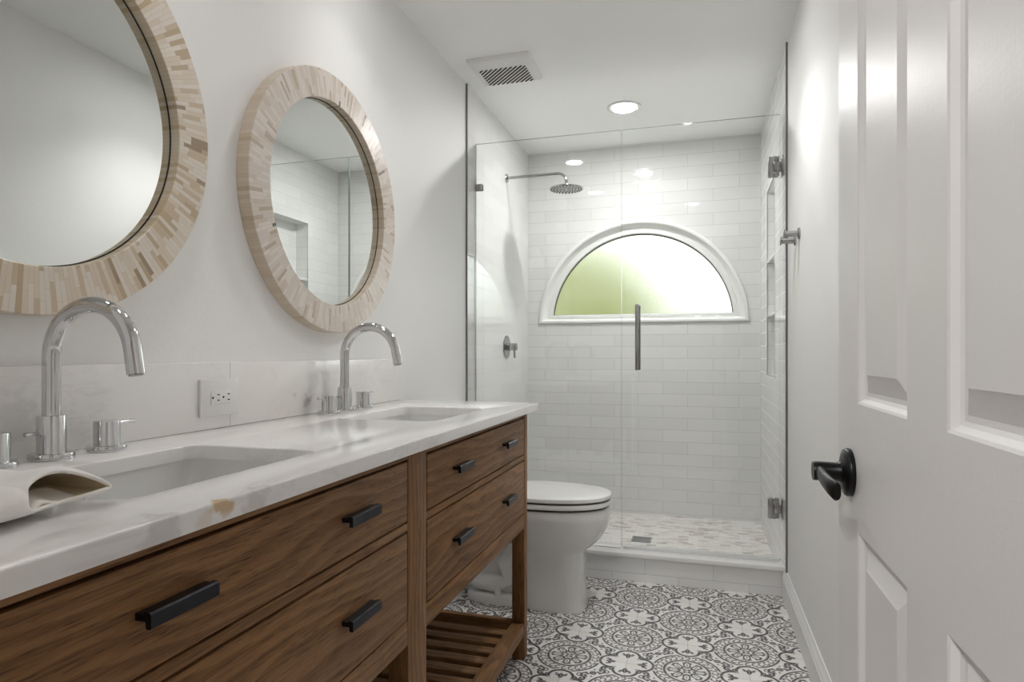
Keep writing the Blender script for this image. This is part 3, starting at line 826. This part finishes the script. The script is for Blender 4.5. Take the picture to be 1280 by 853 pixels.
for k, n in ((.02, 6), (.038, 12), (.056, 18), (.074, 24), (.088, 28)):
    for i in range(n):
        a = 2*pi*i/n; mb.cyl((hx+k*cos(a), 3.645+k*sin(a), 2.0462), (hx+k*cos(a), 3.645+k*sin(a), 2.0435), .0032, seg=8)
nz = mb.build('nozzle_field', M_seatgap, sh); nz['kind'] = 'stuff'
# valve
vv = thing('shower_valve', 'round chrome shower valve with a short lever on the tiled wall', 'shower valve', (ax, 3.652, 1.124))
MB().lathe([(0, .0002), (.069, .0002), (.070, .002), (.068, .0065), (.05, .008), (0, .008)], (ax, 3.652, 1.124), (1, 0, 0), 48).build('escutcheon', M_nickel, vv)
MB().cyl((ax+.0075, 3.652, 1.124), (ax+.066, 3.652, 1.124), .0225, seg=32, bev=.002).build('knob', M_nickel, vv)
MB().tube([(ax+.05, 3.652, 1.105), (ax+.052, 3.650, 1.075), (ax+.052, 3.650, 1.058)], [.006, .006, .0065], 14).build('lever', M_nickel, vv)
# drain
dn = thing('shower_drain', 'square metal drain grate set in the shower floor mosaic', 'drain', (-.305, 3.582, .0456))
MB().box(-.358, -.252, 3.529, 3.635, .0458, .0486, .001).build('frame', M_steel, dn)
mb = MB()
for i in range(8): mb.box(-.348, -.262, 3.538+i*.0115, 3.538+i*.0115+.006, .0486, .0492)
mb.build('grate_slots', M_steel, dn, smooth=False)

# robe hooks on the painted wall
def make_hook(y, z, label, g):
    t = thing('robe_hook', label, 'hook', (XR+.006, y, z), g); x = XR+.006
    MB().lathe([(0, .0002), (.0215, .0002), (.022, .0015), (.022, .005), (.019, .0075), (.0, .0078)], (x, y, z), (-1, 0, 0), 28).build('wall_rose', M_steel, t)
    MB().tube([(x-.007, y, z), (x-.03, y, z-.001), (x-.052, y, z)], [.0125, .0115, .0115], 20).build('peg', M_steel, t)
    MB().lathe([(0, 0), (.017, 0), (.0185, .0015), (.0185, .0045), (.0165, .006), (0, .006)], (x-.052, y, z), (-1, 0, .12), 28).build('cap', M_steel, t)
    return t
h1 = make_hook(2.635, 1.546, 'chrome robe hook on the painted wall, the one nearer the open door', 'chrome robe hooks')
dup(h1, (XR+.006, 2.735, 1.536), 'chrome robe hook on the painted wall, the one nearer the shower glass')

# ================================================================== CEILING FIXTURES
fan = thing('exhaust_fan', 'white square exhaust fan grille with slanted dark slots in the ceiling', 'vent', (-.88, 2.868, ZC))
mb = MB(); mb.loft([rrect(-.88, 2.868, .149, .138, .006, ZC-.0002), rrect(-.88, 2.868, .149, .138, .006, ZC-.008), rrect(-.88, 2.868, .143, .132, .006, ZC-.016), rrect(-.88, 2.868, .120, .109, .004, ZC-.0185)])
mb.build('cover', M_plastic, fan, ang=20)
gx0, gx1, gy0, gy1 = -.998, -.772, 2.822, 2.992
for i in range(16):
    # slots run at 45 degrees, clipped to the grille rectangle
    c = gx0 + gy0 + .018 + i*(gx1-gx0+gy1-gy0-.036)/15
    lo = max(gx0, c-gy1); hi = min(gx1, c-gy0)
    if hi-lo < .012: continue
    w = .0028
    mb = MB(); z0, z1 = ZC-.0200, ZC-.0183
    q = [(lo-w, c-lo-w), (lo+w, c-lo+w), (hi+w, c-hi+w), (hi-w, c-hi-w)]
    mb.loft([[(a, b, z0) for a, b in q], [(a, b, z1) for a, b in q]])
    mb.build('slot', M_slot, fan, smooth=False)
def make_light(x, y, label, g, power=1.0, beam=0.0):
    t = thing('recessed_light', label, 'ceiling light', (x, y, ZC), g)
    MB().lathe([(.069, -.010), (.069, -.004), (.074, -.0075), (.088, -.0075), (.0925, -.005), (.0935, -.0002), (.06, -.0002), (.06, -.010), (.069, -.010)], (x, y, ZC), (0, 0, 1), 48).build('trim_ring', M_trim, t, ang=40)
    MB().lathe([(0, -.0062), (.069, -.0062), (.069, -.0045), (0, -.0045)], (x, y, ZC), (0, 0, 1), 40).build('lens', lens_mat(LAMP*power), t)
    if beam:
        ld = bpy.data.lights.new('beam', 'SPOT'); ld.energy = beam; ld.spot_size = radians(BEAM); ld.spot_blend = .9
        ld.shadow_soft_size = .07; ld.color = (1.0, .99, .982)
        lo = bpy.data.objects.new('beam', ld); COL.objects.link(lo); lo.parent = t; lo.location = (0, 0, -.012)
    return t
G = 'recessed ceiling lights'
make_light(-.393, 3.506, 'round recessed light glowing in the ceiling over the shower', G, .78)
make_light(-.84, 1.80, 'round recessed ceiling light above the far sink, mirrored higher in the shower glass', G, .045, VANITY_W)
make_light(-.83, .92, 'round recessed ceiling light above the near sink, mirrored lower in the shower glass', G, .045, VANITY_W)
make_light(-.06, 2.405, 'unseen round recessed ceiling light added in front of the vanity to brighten the room', G, .10, 22)  # added lamp just above the frame, fills the far end of the room
make_light(-.66, -1.0, 'unseen round recessed ceiling light added in the hall to brighten the room', G, 2.1)  # added lamp out of view, lifts the door and the near walls

# ================================================================== TOWEL on the counter
tw = thing('hand_towel', 'folded white hand towel lying on the counter beside the near sink', 'towel', (-.72, .42, CT))
def towel():
    mb = MB(); bm = mb.bm; NA, NT = 64, 84
    YA, YM0, YM1, YE = .14, .482, .582, .590
    grid = []
    for i in range(NT):
        t = i/(NT-1); y = YA + (YE-YA)*t
        e = max(0.0, (y-.49)/(YE-.49)); shrink = sqrt(max(0.0, 1-e**3))
        hz = (.0160 + .0025*sin(8*t+1) + .002*min(1, max(0, (y-.46)/.06)))*(.18+.82*shrink)
        hx = (.076 + .005*sin(6*t))*(.62+.38*shrink)
        cx = -.726 - .008*sin(3*t); cz = CT + .0035 + hz + .007*e*shrink + .010*e*(1-shrink)
        u = (y-YM0)/(YM1-YM0); w = sin(pi*u**.75)**.6 if 0 < u < 1 else 0.0
        a_lo, a_hi = -.60*w, 1.05*w            # the mouth opens between these angles, at the front
        row = []
        for k in range(NA+1):
            a = a_hi + (2*pi + a_lo - a_hi)*k/NA; c, s_ = cos(a), sin(a)
            x = cx + hx*math.copysign(abs(c)**.75, c)
            z = cz + hz*math.copysign(abs(s_)**.8, s_)
            if s_ > 0: z += (.0035*sin(x*60 + y*22) + .0022*sin(y*75-x*25))*s_
            if c > 0: x += .004*sin(y*55+1)*c
            row.append(bm.verts.new((x, y, max(z, CT+.0034))))
        grid.append(row)
    for A, B in zip(grid, grid[1:]):
        for k in range(NA): bm.faces.new((A[k], A[k+1], B[k+1], B[k]))
    bm.faces.new(grid[-1])
    bmesh.ops.remove_doubles(bm, verts=bm.verts[:], dist=.0001)
    o = mb.build('folded_cloth', [M_towel, M_towel_in], tw, ang=85)
    md = o.modifiers.new('thick', 'SOLIDIFY'); md.thickness = .0042; md.offset = -1; md.use_rim = True; md.material_offset = 1; md.material_offset_rim = 0
    sb = o.modifiers.new('sub', 'SUBSURF'); sb.levels = 1; sb.render_levels = 1
    # loose inner folds lying in the mouth
    mb = MB(); L = []
    for i in range(26):
        t = i/25; y = .494 + .058*t
        L.append([(-.671 - .010*sin(pi*t) - .06*q, y + .003*q, CT + .0085 + .0075*sin(pi*min(1, t*.9+.1))*(1-q*.4) + .010*q + .0025*sin(8*t)) for q in [j/8 for j in range(9)]])
    mb.loft(L, False, False, closed=False)
    o = mb.build('inner_fold', M_towel, tw, ang=80)
    md = o.modifiers.new('thick', 'SOLIDIFY'); md.thickness = .0038; md.offset = 0
towel()
